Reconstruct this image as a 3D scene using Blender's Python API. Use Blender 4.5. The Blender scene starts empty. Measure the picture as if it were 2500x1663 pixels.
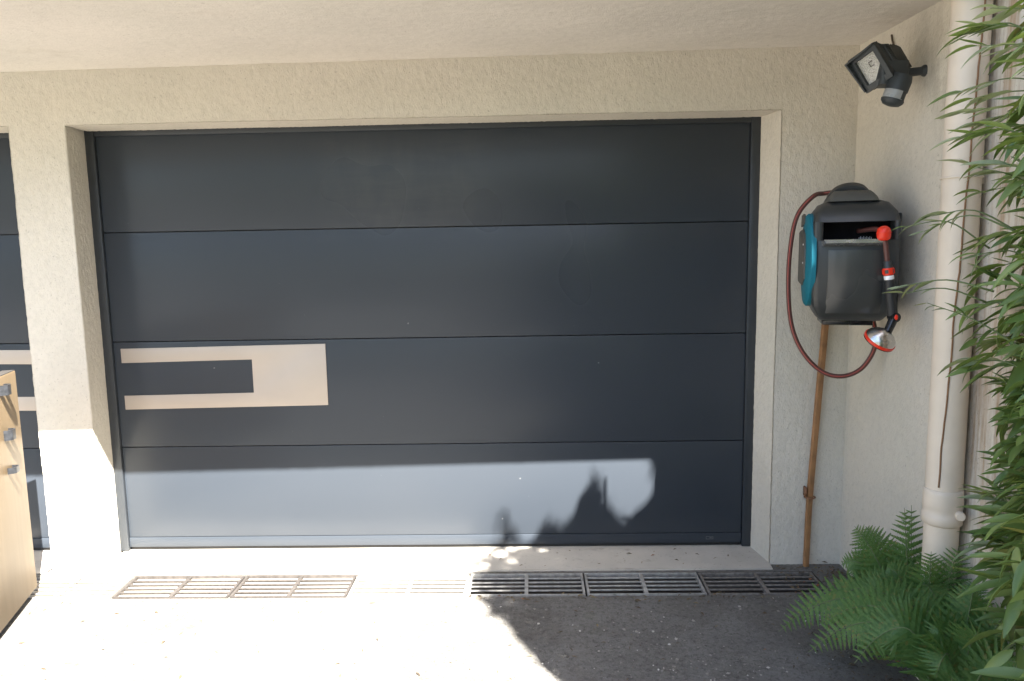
import bpy, bmesh, math, random
import numpy as np
from mathutils import Vector, Matrix, noise, Euler

random.seed(7); rng = np.random.default_rng(7)
SC = bpy.context.scene
COL = SC.collection
rad = math.radians

# ------------------------------------------------------------------ camera
CAMPOS = Vector((1.9779, -3.3562, 1.4161)); PITCH, YAW, ROLL, FPX = -0.1261, 0.0238, -0.0174, 1800.0
cam = bpy.data.cameras.new('camera'); camo = bpy.data.objects.new('camera', cam); COL.objects.link(camo)
fwd = Vector((-math.sin(YAW)*math.cos(PITCH), math.cos(YAW)*math.cos(PITCH), math.sin(PITCH)))
rgt = Vector((math.cos(YAW), math.sin(YAW), 0)); upv = rgt.cross(fwd)
r2 = rgt*math.cos(ROLL)+upv*math.sin(ROLL); u2 = -rgt*math.sin(ROLL)+upv*math.cos(ROLL)
M = Matrix((r2, u2, -fwd)).transposed().to_4x4(); M.translation = CAMPOS
camo.matrix_world = M
cam.sensor_width = 36; cam.lens = FPX/2500*36; cam.clip_start = .05; cam.clip_end = 500
SC.camera = camo

# ------------------------------------------------------------------ light
EL, AZ = rad(51.8), rad(31)                      # sun height; its rays run towards (-sin AZ, cos AZ)
SUNT = Vector((-math.sin(AZ)*math.cos(EL), math.cos(AZ)*math.cos(EL), -math.sin(EL)))
w = bpy.data.worlds.new('World'); SC.world = w; w.use_nodes = True
nt = w.node_tree; bg = nt.nodes['Background']
sky = nt.nodes.new('ShaderNodeTexSky'); sky.sky_type = 'NISHITA'; sky.sun_disc = False
sky.sun_elevation = EL; sky.sun_rotation = math.pi-AZ
nt.links.new(sky.outputs[0], bg.inputs[0]); bg.inputs[1].default_value = .06
sky.dust_density = 2.0; sky.ozone_density = 1
sun = bpy.data.lights.new('sun', 'SUN'); sun.energy = 5.0; sun.angle = rad(.42); sun.color = (1, .965, .91)
suno = bpy.data.objects.new('sun', sun); COL.objects.link(suno)
suno.rotation_euler = SUNT.to_track_quat('-Z', 'Y').to_euler(); suno.location = (6, -8, 9)
SC.cycles.max_bounces = 8; SC.cycles.diffuse_bounces = 5; SC.cycles.glossy_bounces = 3
SC.view_settings.view_transform = 'Standard'; SC.view_settings.look = 'None'
SC.view_settings.exposure = 3.25; SC.view_settings.gamma = 1; SC.view_settings.use_curve_mapping = False

# ------------------------------------------------------------------ helpers
def tag(o, label=None, cat=None, group=None, kind=None):
    if label: o['label'] = label
    if cat: o['category'] = cat
    if group: o['group'] = group
    if kind: o['kind'] = kind
    return o
def link(name, me, mat=None, parent=None, smooth=False):
    o = bpy.data.objects.new(name, me); COL.objects.link(o)
    if mat is not None and not me.materials: me.materials.append(mat)
    if parent is not None: o.parent = parent
    if smooth: me.shade_smooth()
    return o
def thing(name, label, cat, loc=(0, 0, 0), rz=0, group=None):
    o = bpy.data.objects.new(name, None); COL.objects.link(o); o.empty_display_size = .1
    o.location = loc; o.rotation_euler = (0, 0, rz)
    return tag(o, label, cat, group)
class MB:
    def __init__(s): s.v = []; s.f = []
    def add(s, v, f):
        b = len(s.v); s.v += [tuple(p) for p in v]; s.f += [tuple(i+b for i in q) for q in f]; return s
    def box(s, a, b, m=None):
        x0, y0, z0 = a; x1, y1, z1 = b
        v = [Vector(p) for p in ((x0,y0,z0),(x1,y0,z0),(x1,y1,z0),(x0,y1,z0),(x0,y0,z1),(x1,y0,z1),(x1,y1,z1),(x0,y1,z1))]
        if m is not None: v = [m @ p for p in v]
        return s.add(v, [(0,3,2,1),(4,5,6,7),(0,1,5,4),(1,2,6,5),(2,3,7,6),(3,0,4,7)])
    def tube(s, pts, r, n=10, cap=True):
        pts = [Vector(p) for p in pts]; rr = r if isinstance(r, (list, tuple)) else [r]*len(pts)
        V = []; F = []; up = None
        for i, p in enumerate(pts):
            t = (pts[min(i+1, len(pts)-1)]-pts[max(i-1, 0)]).normalized()
            if up is None: up = t.orthogonal().normalized()
            up = (up-t*up.dot(t)).normalized(); sd = t.cross(up)
            for k in range(n):
                a = 2*math.pi*k/n; V.append(p+(up*math.cos(a)+sd*math.sin(a))*rr[i])
        for i in range(len(pts)-1):
            for k in range(n):
                F.append((i*n+k, i*n+(k+1) % n, (i+1)*n+(k+1) % n, (i+1)*n+k))
        if cap: F.append(tuple(range(n))[::-1]); F.append(tuple((len(pts)-1)*n+k for k in range(n)))
        return s.add(V, F)
    def lathe(s, prof, m=None, n=28):           # prof: (r, z) from bottom to top, about Z
        V = []; F = []
        for r, z in prof:
            for k in range(n):
                a = 2*math.pi*k/n; V.append(Vector((r*math.cos(a), r*math.sin(a), z)))
        for i in range(len(prof)-1):
            for k in range(n): F.append((i*n+k, i*n+(k+1) % n, (i+1)*n+(k+1) % n, (i+1)*n+k))
        F.append(tuple(range(n))[::-1]); F.append(tuple((len(prof)-1)*n+k for k in range(n)))
        if m is not None: V = [m @ p for p in V]
        return s.add(V, F)
    def loft(s, secs, m=None):                  # secs: list of equal-length loops of points
        n = len(secs[0]); V = [Vector(p) for q in secs for p in q]; F = []
        for i in range(len(secs)-1):
            for k in range(n): F.append((i*n+k, i*n+(k+1) % n, (i+1)*n+(k+1) % n, (i+1)*n+k))
        F.append(tuple(range(n))[::-1]); F.append(tuple((len(secs)-1)*n+k for k in range(n)))
        if m is not None: V = [m @ p for p in V]
        return s.add(V, F)
    def mesh(s, name, bevel=0, seg=2, smooth=False, angle=None):
        me = bpy.data.meshes.new(name); me.from_pydata(s.v, [], s.f)
        bm = bmesh.new(); bm.from_mesh(me)
        bmesh.ops.recalc_face_normals(bm, faces=bm.faces)
        if bevel:
            es = [e for e in bm.edges if len(e.link_faces) == 2 and e.calc_face_angle(0) > rad(30)]
            bmesh.ops.bevel(bm, geom=es, offset=bevel, segments=seg, affect='EDGES', profile=.5, clamp_overlap=True)
        bm.to_mesh(me); bm.free()
        if smooth or bevel: me.shade_smooth()
        if bevel or angle: me.set_sharp_from_angle(angle=rad(angle or 35))
        return me
    def obj(s, name, mat, parent=None, **k): return link(name, s.mesh(name, **k), mat, parent)
def rrect(x0, x1, y0, y1, z, r, k=4):           # rounded rectangle loop at height z
    P = []
    for cx, cy, a0 in ((x1-r, y1-r, 0), (x0+r, y1-r, 90), (x0+r, y0+r, 180), (x1-r, y0+r, 270)):
        for i in range(k+1):
            a = rad(a0+90*i/k); P.append((cx+r*math.cos(a), cy+r*math.sin(a), z))
    return P
def lerp(a, b, t): return a+(b-a)*t
def spline(pts, n=8):                           # Catmull-Rom
    P = [Vector(p) for p in pts]; P = [P[0]*2-P[1]]+P+[P[-1]*2-P[-2]]; out = []
    for i in range(1, len(P)-2):
        for k in range(n):
            t = k/n; a, b, c, d = P[i-1:i+3]
            out.append(.5*((2*b)+(c-a)*t+(2*a-5*b+4*c-d)*t*t+(3*b-a-3*c+d)*t**3))
    return out+[P[-2]]

# ------------------------------------------------------------------ materials
class NB:                                       # tiny node builder
    def __init__(s, name):
        s.m = bpy.data.materials.new(name); s.m.use_nodes = True; s.t = s.m.node_tree
        s.bsdf = s.t.nodes['Principled BSDF']; s.geo = s.t.nodes.new('ShaderNodeNewGeometry')
        s.tc = s.t.nodes.new('ShaderNodeTexCoord')
    def n(s, typ, ins=None, **k):
        q = s.t.nodes.new(typ)
        for a, b in k.items(): setattr(q, a, b)
        for a, b in (ins or {}).items(): s.put(q.inputs[a], b)
        return q
    def put(s, sock, b):
        if hasattr(b, 'bl_idname') and b.bl_idname.startswith('NodeSocket'): s.t.links.new(b, sock)
        else: sock.default_value = (tuple(b)+(1,)) if isinstance(b, tuple) and len(b) == 3 and sock.type == 'RGBA' else b
    def map(s, vec, scale=(1, 1, 1), loc=(0, 0, 0)): return s.n('ShaderNodeMapping', {'Vector': vec, 'Scale': scale, 'Location': loc}).outputs[0]
    def noise(s, scale, vec=None, detail=4, rough=.55, dist=0):
        return s.n('ShaderNodeTexNoise', {'Vector': vec or s.geo.outputs['Position'], 'Scale': scale, 'Detail': detail, 'Roughness': rough, 'Distortion': dist}).outputs[0]
    def ramp(s, f, stops):
        q = s.n('ShaderNodeValToRGB', {'Fac': f}); e = q.color_ramp.elements
        while len(e) < len(stops): e.new(.5)
        for i, (p, c) in enumerate(stops):
            e[i].position = p; e[i].color = (c, c, c, 1) if isinstance(c, (int, float)) else tuple(c)+(1,)
        return q.outputs[0]
    def mix(s, f, a, b, mode='MIX'):
        q = s.n('ShaderNodeMix', data_type='RGBA', blend_type=mode)
        s.put(q.inputs[0], f); s.put(q.inputs[6], a); s.put(q.inputs[7], b); return q.outputs[2]
    def math(s, op, a, b=0.0, c=0.0, clamp=False):
        q = s.n('ShaderNodeMath', operation=op, use_clamp=clamp); s.put(q.inputs[0], a); s.put(q.inputs[1], b); s.put(q.inputs[2], c); return q.outputs[0]
    def bump(s, h, strength=.3, dist=.01, prev=None):
        q = s.n('ShaderNodeBump', {'Height': h, 'Strength': strength, 'Distance': dist})
        if prev: s.put(q.inputs['Normal'], prev)
        return q.outputs[0]
    def set(s, **k):
        for a, b in k.items(): s.put(s.bsdf.inputs[a.replace('_', ' ')], b)
        return s.m
    def xyz(s): return s.n('ShaderNodeSeparateXYZ', {'Vector': s.geo.outputs['Position']}).outputs

def simple(name, col, rough=.5, metal=0, var=.12, nscale=30, bump=0, bscale=200, spec=.5, coat=0):
    b = NB(name); f = b.noise(nscale, b.tc.outputs['Object'])
    c = b.mix(b.ramp(f, [(.3, 0), (.7, 1)]), tuple(x*(1-var) for x in col), tuple(min(1, x*(1+var)) for x in col))
    k = dict(Base_Color=c, Metallic=metal, Roughness=b.math('MULTIPLY_ADD', f, .25, rough-.12, clamp=True), Specular_IOR_Level=spec, Coat_Weight=coat)
    if bump: k['Normal'] = b.bump(b.noise(bscale, b.tc.outputs['Object']), bump, .002)
    return b.set(**k)

def stucco(name, col, soffit=False, side=False):
    b = NB(name); P = b.geo.outputs['Position']
    big = b.ramp(b.noise(1.6, detail=5, rough=.6), [(.32, 0), (.7, 1)])
    c = b.mix(big, tuple(x*.93 for x in col), tuple(x*1.05 for x in col))
    # weather film: greenish grey in broad clouds
    film = b.math('MULTIPLY', b.ramp(b.noise(.9, b.map(P, loc=(3, 1, 7)), 6, .65), [(.45, 0), (.8, 1)]), .45)
    c = b.mix(film, c, (col[0]*.78, col[1]*.84, col[2]*.82))
    # small dark pits and specks
    sp = b.ramp(b.noise(120, detail=2, rough=.5), [(.26, 1), (.33, 0)])
    c = b.mix(b.math('MULTIPLY', sp, .4), c, (.16, .13, .1))
    mott = b.noise(55, detail=3)
    c = b.mix(b.math('MULTIPLY', b.ramp(mott, [(.3, 1), (.55, 0)]), .18), c, tuple(x*.6 for x in col))
    if soffit:
        s = b.ramp(b.noise(1.3, b.map(P, scale=(1, 1.6, 1), loc=(5.3, 2, 0)), 6, .7), [(.6, 0), (.78, 1)])
        c = b.mix(b.math('MULTIPLY', s, .35), c, (.3, .24, .17))
    if side:                                     # rusty vertical runs beside the downpipe and round the lamp
        x, y, z = b.xyz()
        band = b.ramp(b.math('MULTIPLY_ADD', y, -1.0, -.95), [(.06, 0), (.14, 1), (.3, .9), (.42, 0)])
        str_ = b.ramp(b.noise(1, b.map(P, scale=(10, 26, 1.3)), 5, .7), [(.4, 0), (.65, 1)])
        c = b.mix(b.math('MULTIPLY', band, b.math('MULTIPLY', str_, .8)), c, (.30, .18, .09))
        d = b.n('ShaderNodeVectorMath', {0: P, 1: (3.353, -.8, 2.0)}, operation='DISTANCE').outputs['Value']
        smud = b.math('MULTIPLY', b.ramp(d, [(.05, 1), (.3, 0)]), b.ramp(b.noise(9, b.map(P, scale=(1, 1, .5)), 5, .7), [(.45, 0), (.7, 1)]))
        c = b.mix(b.math('MULTIPLY', smud, .5), c, (.2, .15, .1))
    h1 = b.noise(1, b.map(P, scale=(170, 170, 90) if not soffit else (150, 150, 150)), 3, .6)
    h2 = b.noise(420, detail=2)
    nrm = b.bump(h2, .2, .002, b.bump(h1, .8 if not soffit else .45, .004))
    return b.set(Base_Color=c, Roughness=.93, Specular_IOR_Level=.15, Normal=nrm)

CREAM = (.65, .60, .515)
m_wall = stucco('stucco cream', CREAM)
m_side = stucco('stucco cream side', (.64, .59, .505), side=True)
m_soff = stucco('stucco soffit', (.66, .615, .56), soffit=True)

def door_mat():
    b = NB('anthracite door paint'); P = b.geo.outputs['Position']; x, y, z = b.xyz()
    base = (.036, .0435, .054)
    dust = b.ramp(b.noise(1.2, b.map(P, scale=(1, 1, .8)), 2, .45), [(.1, 0), (.9, 1)])
    c = b.mix(b.math('MULTIPLY', dust, .25), base, (.055, .058, .062))
    # wiped dust film under the top edge
    cx = b.math('DIVIDE', b.math('ABSOLUTE', b.math('SUBTRACT', x, 1.42)), .42)
    cz = b.math('DIVIDE', b.math('ABSOLUTE', b.math('SUBTRACT', z, 1.70)), .26)
    mask = b.ramp(b.math('MAXIMUM', cx, cz), [(.55, 1), (1, 0)])
    st = b.ramp(b.noise(1, b.map(P, scale=(5, 1, 34)), 5, .65, .4), [(.42, 0), (.68, 1)])
    st2 = b.ramp(b.noise(1, b.map(P, scale=(9, 1, 3)), 3, .6), [(.4, 0), (.7, 1)])
    f = b.math('MULTIPLY', mask, b.math('MULTIPLY_ADD', st, .10, b.math('MULTIPLY', st2, .16)))
    c = b.mix(f, c, (.11, .11, .105))
    sp = b.ramp(b.noise(46, detail=0), [(.10, 1), (.115, 0)])
    c = b.mix(b.math('MULTIPLY', sp, .4), c, (.3, .3, .29))
    wav = b.noise(2.2, detail=0)
    nrm = b.bump(wav, .10, .015)
    return b.set(Base_Color=c, Roughness=b.math('MULTIPLY_ADD', dust, .08, .25), Specular_IOR_Level=.3, Normal=nrm)
m_door = door_mat()
m_frame = simple('dark frame paint', (.032, .037, .043), .4, 0, .08, 20, .1, 400)
m_rubber = simple('black rubber', (.02, .02, .02), .75)
m_plate = simple('brushed steel plate', (.46, .40, .34), .5, .35, .06, 3, .05, 900)
m_sticker = simple('pale print', (.12, .125, .125), .5)
m_rail = simple('bright alloy edge', (.45, .5, .55), .35, .6)

def ground_mat():
    b = NB('driveway'); P = b.geo.outputs['Position']
    n1 = b.ramp(b.noise(2.6, detail=8, rough=.72), [(.34, 0), (.66, 1)])
    n2 = b.ramp(b.noise(42, detail=6, rough=.75), [(.35, 0), (.65, 1)])
    c = b.mix(n1, (.118, .110, .100), (.195, .187, .172))
    c = b.mix(b.math('MULTIPLY', n2, .5), c, (.24, .23, .212))
    dk = b.ramp(b.noise(75, detail=6, rough=.8), [(.38, 1), (.5, 0)])
    c = b.mix(b.math('MULTIPLY', dk, .6), c, (.055, .048, .04))
    soil = b.ramp(b.noise(1.7, b.map(P, loc=(2, 8, 1)), 7, .7), [(.5, 0), (.68, 1)])
    c = b.mix(b.math('MULTIPLY', soil, .55), c, (.10, .086, .07))
    vor = b.n('ShaderNodeTexVoronoi', {'Vector': P, 'Scale': 260}).outputs['Distance']
    wh = b.math('MULTIPLY', b.ramp(vor, [(.1, 1), (.22, 0)]), b.ramp(b.noise(60, detail=3), [(.56, 0), (.64, 1)]))
    c = b.mix(wh, c, (.5, .47, .42))
    gr = b.ramp(b.noise(3.1, b.map(P, loc=(9, 4, 2)), 6, .7), [(.6, 0), (.75, 1)])
    c = b.mix(b.math('MULTIPLY', gr, .3), c, (.12, .13, .07))
    h = b.noise(160, detail=5, rough=.7)
    nrm = b.bump(h, .9, .008, b.bump(b.noise(14, detail=4), .5, .02))
    return b.set(Base_Color=c, Roughness=.95, Specular_IOR_Level=.15, Normal=nrm)
m_ground = ground_mat()
def concrete_mat(name, col, dirty=.5):
    b = NB(name); P = b.geo.outputs['Position']
    n1 = b.ramp(b.noise(4, detail=7, rough=.65), [(.3, 0), (.7, 1)])
    c = b.mix(n1, tuple(x*.85 for x in col), tuple(x*1.08 for x in col))
    st = b.ramp(b.noise(9, b.map(P, scale=(1, 2.2, 1)), 6, .7), [(.58, 0), (.72, 1)])
    c = b.mix(b.math('MULTIPLY', st, dirty), c, tuple(x*.4 for x in col))
    sp = b.ramp(b.noise(80, detail=4, rough=.7), [(.3, 1), (.38, 0)])
    c = b.mix(b.math('MULTIPLY', sp, .5), c, (.1, .09, .08))
    return b.set(Base_Color=c, Roughness=.85, Specular_IOR_Level=.25, Normal=b.bump(b.noise(220, detail=4), .25, .002))
m_conc = concrete_mat('threshold concrete', (.46, .425, .37))
m_silt_sun = concrete_mat('sunlit channel silt', (.42, .39, .34), .3)
m_mud_shade = concrete_mat('shaded channel mud', (.035, .03, .026), .6)
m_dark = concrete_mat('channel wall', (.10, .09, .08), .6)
m_galv = simple('galvanised steel', (.34, .33, .31), .5, .35, .3, 40, .15, 300)
m_rust = simple('rusty steel', (.05, .043, .038), .8, .1, .35, 60, .3, 400)
m_dull = simple('dirty steel', (.19, .17, .15), .75, .3, .4, 50, .3, 300)
m_pale = simple('limescaled steel', (.16, .15, .135), .8, .1, .3, 60, .3, 300)

# ------------------------------------------------------------------ ground and drain channel
FY = -.17                                        # face of the garage wall; the doors stand at y = 0
GZ = -.02
def cells(xs, ys, skip, z):
    m = MB()
    for i in range(len(xs)-1):
        for j in range(len(ys)-1):
            if (i, j) in skip: continue
            m.add([(xs[i], ys[j], z), (xs[i+1], ys[j], z), (xs[i+1], ys[j+1], z), (xs[i], ys[j+1], z)], [(0, 1, 2, 3)])
    return m
CH0, CH1, CX0, CX1 = -.462, -.242, -1.3, 3.205
g = cells([-150, CX0, CX1, 150], [-150, CH0, CH1, 150], {(1, 1)}, GZ)
me = g.mesh('driveway'); bm = bmesh.new(); bm.from_mesh(me); bmesh.ops.remove_doubles(bm, verts=bm.verts, dist=1e-4)
bm.to_mesh(me); bm.free()
tag(link('driveway', me, m_ground), kind='structure')
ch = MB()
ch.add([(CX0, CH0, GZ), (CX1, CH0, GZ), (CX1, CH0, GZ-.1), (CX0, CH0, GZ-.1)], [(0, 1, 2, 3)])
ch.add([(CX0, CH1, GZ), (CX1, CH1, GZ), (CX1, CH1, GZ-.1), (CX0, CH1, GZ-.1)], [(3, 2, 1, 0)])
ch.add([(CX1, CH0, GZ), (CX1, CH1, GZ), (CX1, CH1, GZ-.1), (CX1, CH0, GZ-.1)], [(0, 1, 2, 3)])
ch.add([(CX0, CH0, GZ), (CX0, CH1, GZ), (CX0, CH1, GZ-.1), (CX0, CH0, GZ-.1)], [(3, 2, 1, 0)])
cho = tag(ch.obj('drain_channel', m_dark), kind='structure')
for x0, x1, z, mt in ((CX0, 1.7, GZ-.010, m_silt_sun), (1.7, CX1, GZ-.085, m_mud_shade)):  # floor colours painted pale for the sun stretch, dark for the shade
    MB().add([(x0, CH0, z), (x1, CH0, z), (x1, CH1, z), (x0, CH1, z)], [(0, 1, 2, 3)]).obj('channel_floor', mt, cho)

# ------------------------------------------------------------------ garage building
def stucco_mesh(name, rects, step, amp, sc):
    """rects: (origin, u vector, v vector); every one is gridded, welded and roughened with position noise"""
    bm = bmesh.new()
    for o, u, v in rects:
        o, u, v = Vector(o), Vector(u), Vector(v); nu = max(1, round(u.length/step)); nv = max(1, round(v.length/step))
        G = [[bm.verts.new(o+u*(i/nu)+v*(j/nv)) for j in range(nv+1)] for i in range(nu+1)]
        for i in range(nu):
            for j in range(nv): bm.faces.new((G[i][j], G[i+1][j], G[i+1][j+1], G[i][j+1]))
    bmesh.ops.remove_doubles(bm, verts=bm.verts, dist=step*.2)
    sx, sy, sz = sc
    for q in bm.verts:
        p = q.co; d = noise.noise_vector((p.x*sx, p.y*sy, p.z*sz))
        e = noise.noise_vector((p.x*2.3, p.y*2.3, p.z*2.3))
        q.co = p+d*amp+e*.0022
    me = bpy.data.meshes.new(name); bm.to_mesh(me); bm.free(); me.shade_smooth(); return me
DH = 1.962
XP0, XP1 = -.232, .016                            # pillar between the two doors
XR0, XR1 = 3.04, 3.353                            # pier on the right, side wall plane
def ceil_z(x, y): return 2.188+.008*x+(y-FY)*(.055-.008*x)
bld = thing('garage_building', 'cream roughcast garage front with overhanging slab above two door openings', 'building', (1.5, 0, GZ))
def bpart(name, rects, step=.0065, amp=.0018, sc=(85, 85, 42), mat=None):
    o = link(name, stucco_mesh(name, rects, step, amp, sc), mat or m_wall, bld); o.matrix_parent_inverse = Matrix.Translation((-1.5, 0, -GZ)); return o
zt = 2.25
bpart('facade_wall', [
    ((XP0, FY, GZ), (XP1-XP0, 0, 0), (0, 0, DH-GZ)),                 # pillar front
    ((XP1, FY, GZ), (-.018, -FY+.02, 0), (0, 0, DH-GZ)),
    ((XR0, FY, GZ), (-.042, -FY+.02, 0), (0, 0, DH-GZ)),
    ((XR0, FY, GZ), (XR1+.02-XR0, 0, 0), (0, 0, DH-GZ)),             # pier front
    ((-1.2, FY, DH), (XP0+1.2, 0, 0), (0, 0, zt-DH)),
    ((XP0, FY, DH), (XP1-XP0, 0, 0), (0, 0, zt-DH)),
    ((XP1, FY, DH), (XR0-XP1, 0, 0), (0, 0, zt-DH)),
    ((XR0, FY, DH), (XR1+.02-XR0, 0, 0), (0, 0, zt-DH)),
    ((XP1, FY, DH), (XR0-XP1, 0, 0), (0, -FY+.02, 0)),               # under the lintel
    ((-1.2, FY, DH), (XP0+1.2, 0, 0), (0, -FY+.02, 0)),
    ((XP0, FY, GZ), (0, -FY+.02, 0), (0, 0, DH-GZ)),                 # pillar, far side
])
# rest of the facade and the storey above (out of the picture)
m = MB()
m.box((-4.6, FY, GZ), (-3.26, .2, zt)); m.box((-3.26, FY, DH), (-1.2, .02, zt))
m.box((-4.6, FY+.003, 2.47), (6.2, 5, 5.2)); m.box((-4.6, .2, GZ), (-4.4, 5, 2.2)); m.box((-4.6, 4.8, GZ), (3.5, 5, 2.2))
o = m.obj('upper_wall', m_wall, bld); o.matrix_parent_inverse = Matrix.Translation((-1.5, 0, -GZ))
# overhanging slab
YO = -1.19
sv = [(-4.6, YO), (-1.0, YO), (3.6, YO), (3.6, .02), (-1.0, .02), (-4.6, .02)]
soff = bpart('soffit', [((-1.0, YO, 0), (4.6, 0, 0), (0, -YO+.02, 0))], .011, .0014, (60, 60, 60), m_soff)
for q in soff.data.vertices: q.co.z += ceil_z(q.co.x, q.co.y)
m = MB()
a, bq = (-4.6, -1.0), (YO, .02)
m.add([(-4.6, YO, ceil_z(-4.6, YO)), (-1, YO, ceil_z(-1, YO)), (-1, .02, ceil_z(-1, .02)), (-4.6, .02, ceil_z(-4.6, .02))], [(0, 1, 2, 3)])
m.add([(-4.6, YO, ceil_z(-4.6, YO)), (3.6, YO, ceil_z(3.6, YO)), (3.6, YO, 2.5), (-4.6, YO, 2.5)], [(0, 1, 2, 3)])
m.add([(-4.6, YO, 2.5), (3.6, YO, 2.5), (3.6, FY, 2.5), (-4.6, FY, 2.5)], [(0, 1, 2, 3)])
m.add([(3.6, YO, ceil_z(3.6, YO)), (3.6, 0, ceil_z(3.6, 0)), (3.6, 0, 2.5), (3.6, YO, 2.5)], [(0, 1, 2, 3)])
o = m.obj('slab_edge', m_wall, bld); o.matrix_parent_inverse = Matrix.Translation((-1.5, 0, -GZ))
# thresholds
m = MB()
m.add([(XP1, .05, .0), (XP1, FY-.052, GZ+.006), (XR0, FY-.052, GZ+.006), (XR0, .05, .0)], [(0, 1, 2, 3)])
m.add([(XP1, FY-.052, GZ+.006), (XP1, FY-.054, GZ-.01), (XR0, FY-.054, GZ-.01), (XR0, FY-.052, GZ+.006)], [(0, 1, 2, 3)])
o = m.obj('threshold', m_conc, bld); o.matrix_parent_inverse = Matrix.Translation((-1.5, 0, -GZ))
m = MB()
m.add([(-3.26, .05, .0), (-3.26, FY-.052, GZ+.006), (XP0, FY-.052, GZ+.006), (XP0, .05, .0)], [(0, 1, 2, 3)])
o = m.obj('threshold', m_conc, bld); o.matrix_parent_inverse = Matrix.Translation((-1.5, 0, -GZ))

# side wall (under the slab) going on as garden wall
sw = thing('side_wall', 'cream roughcast wall on the right with downpipe and floodlight', 'wall', (XR1, -1.2, GZ))
def swp(name, me, mat): o = link(name, me, mat, sw); o.matrix_parent_inverse = Matrix.Translation((-XR1, 1.2, -GZ)); return o
swp('wall_face', stucco_mesh('wall_face', [((XR1, .02, GZ), (0, -1.22, 0), (0, 0, 2.02-GZ)), ((XR1, .02, 2.02), (0, -1.22, 0), (0, 0, .30)), ((XR1, -1.2, GZ), (0, -.5, 0), (0, 0, 2.02-GZ))], .008, .0019, (70, 60, 42)), m_side)
m = MB(); m.box((XR1+.004, -1.198, GZ), (XR1+.22, .02, 2.30)); m.box((XR1+.004, -1.70, GZ), (XR1+.218, -1.198, 2.016)); m.box((XR1, -9, GZ), (XR1+.22, -1.70, 2.02))
swp('wall_core', m.mesh('wall_core'), m_side)

# ------------------------------------------------------------------ garage doors
def make_door(name, label, x0, flip):
    """leaf 3.0 x 1.96, x0 = left edge; flip mirrors the metal plate"""
    t = thing(name, label, 'garage door', (x0, 0, 0), 0, 'garage doors')
    W = 3.006
    fr = MB()
    fr.box((0, -.012, .0), (.042, .03, DH+.012)); fr.box((W-.042, -.012, .0), (W, .03, DH+.012)); fr.box((.042, -.010, DH-.022), (W-.042, .03, DH+.012))
    fr.obj('door_frame', m_frame, t, bevel=.002)
    p = MB(); p.box((.044, 0, .0012), (W-.044, .04, .4993)); pm = p.mesh('panel', bevel=.0018, seg=3)
    last = MB(); last.box((.044, 0, .0012), (W-.044, .04, .434)); lm = last.mesh('panel_top', bevel=.0018, seg=3)
    first = MB(); first.box((.044, 0, .058), (W-.044, .04, .4993)); fm = first.mesh('panel_bottom', bevel=.0018, seg=3)
    for k in range(4):
        link('panel', (fm, pm, pm, lm)[k], m_door, t).location.z = .502*k+.0065
    bk = MB(); bk.box((.03, .03, 0.004), (W-.03, .05, DH)); bk.obj('door_back', m_frame, t)
    br = MB(); br.box((.044, -.0045, .016), (W-.044, .036, .0628)); br.obj('bottom_rail', m_door, t, bevel=.0018)
    se = MB(); se.box((.046, .004, .001), (W-.046, .03, .0165)); se.obj('rubber_seal', m_rubber, t, bevel=.003)
    # U-shaped metal plate
    out = [(.072, .918-.013), (.69, .918), (.69, .762), (.072, .749)]
    P = [(.078, .978), (1.036, .988), (1.036, .700), (.078, .690), (.078, .756), (.690, .763), (.690, .920), (.078, .911)]
    P = [(a, .5*(z+z)) for a, z in P]
    if flip: P = [(W-a, z) for a, z in P][::-1]
    V = [(a, -.0035, z) for a, z in P]+[(a, .001, z) for a, z in P]; n = 8
    F = [tuple(range(n)), tuple(range(n, 2*n))[::-1]]+[(i, i+n, (i+1) % n+n, (i+1) % n) for i in range(n)]
    MB().add(V, F).obj('metal_plate', m_plate, t, bevel=.0008)
    return t
d1 = make_door('garage_door', 'wide anthracite sectional garage door with silver U plate, sunlit along its foot', 0, False)
d2 = make_door('garage_door', 'anthracite garage door left of the pillar, cut off by the picture edge', -3.24, True)
lb = MB()
LX, LZ = 2.797, .040
for a, b in (((0, 0), (.034, .0016)), ((0, .0124), (.034, .014)), ((0, .0016), (.0016, .0124)), ((.0324, .0016), (.034, .0124))):
    lb.box((LX+a[0], -.0056, LZ-.007+a[1]), (LX+b[0], -.0044, LZ-.007+b[1]))
for i, wd in enumerate((.0042, .0028, .0028)):
    xx = LX+.0165+i*.0048; lb.box((xx, -.0056, LZ-.002), (xx+wd, -.0044, LZ+.0022))
lb.obj('maker_label', m_sticker, d1)

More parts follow.
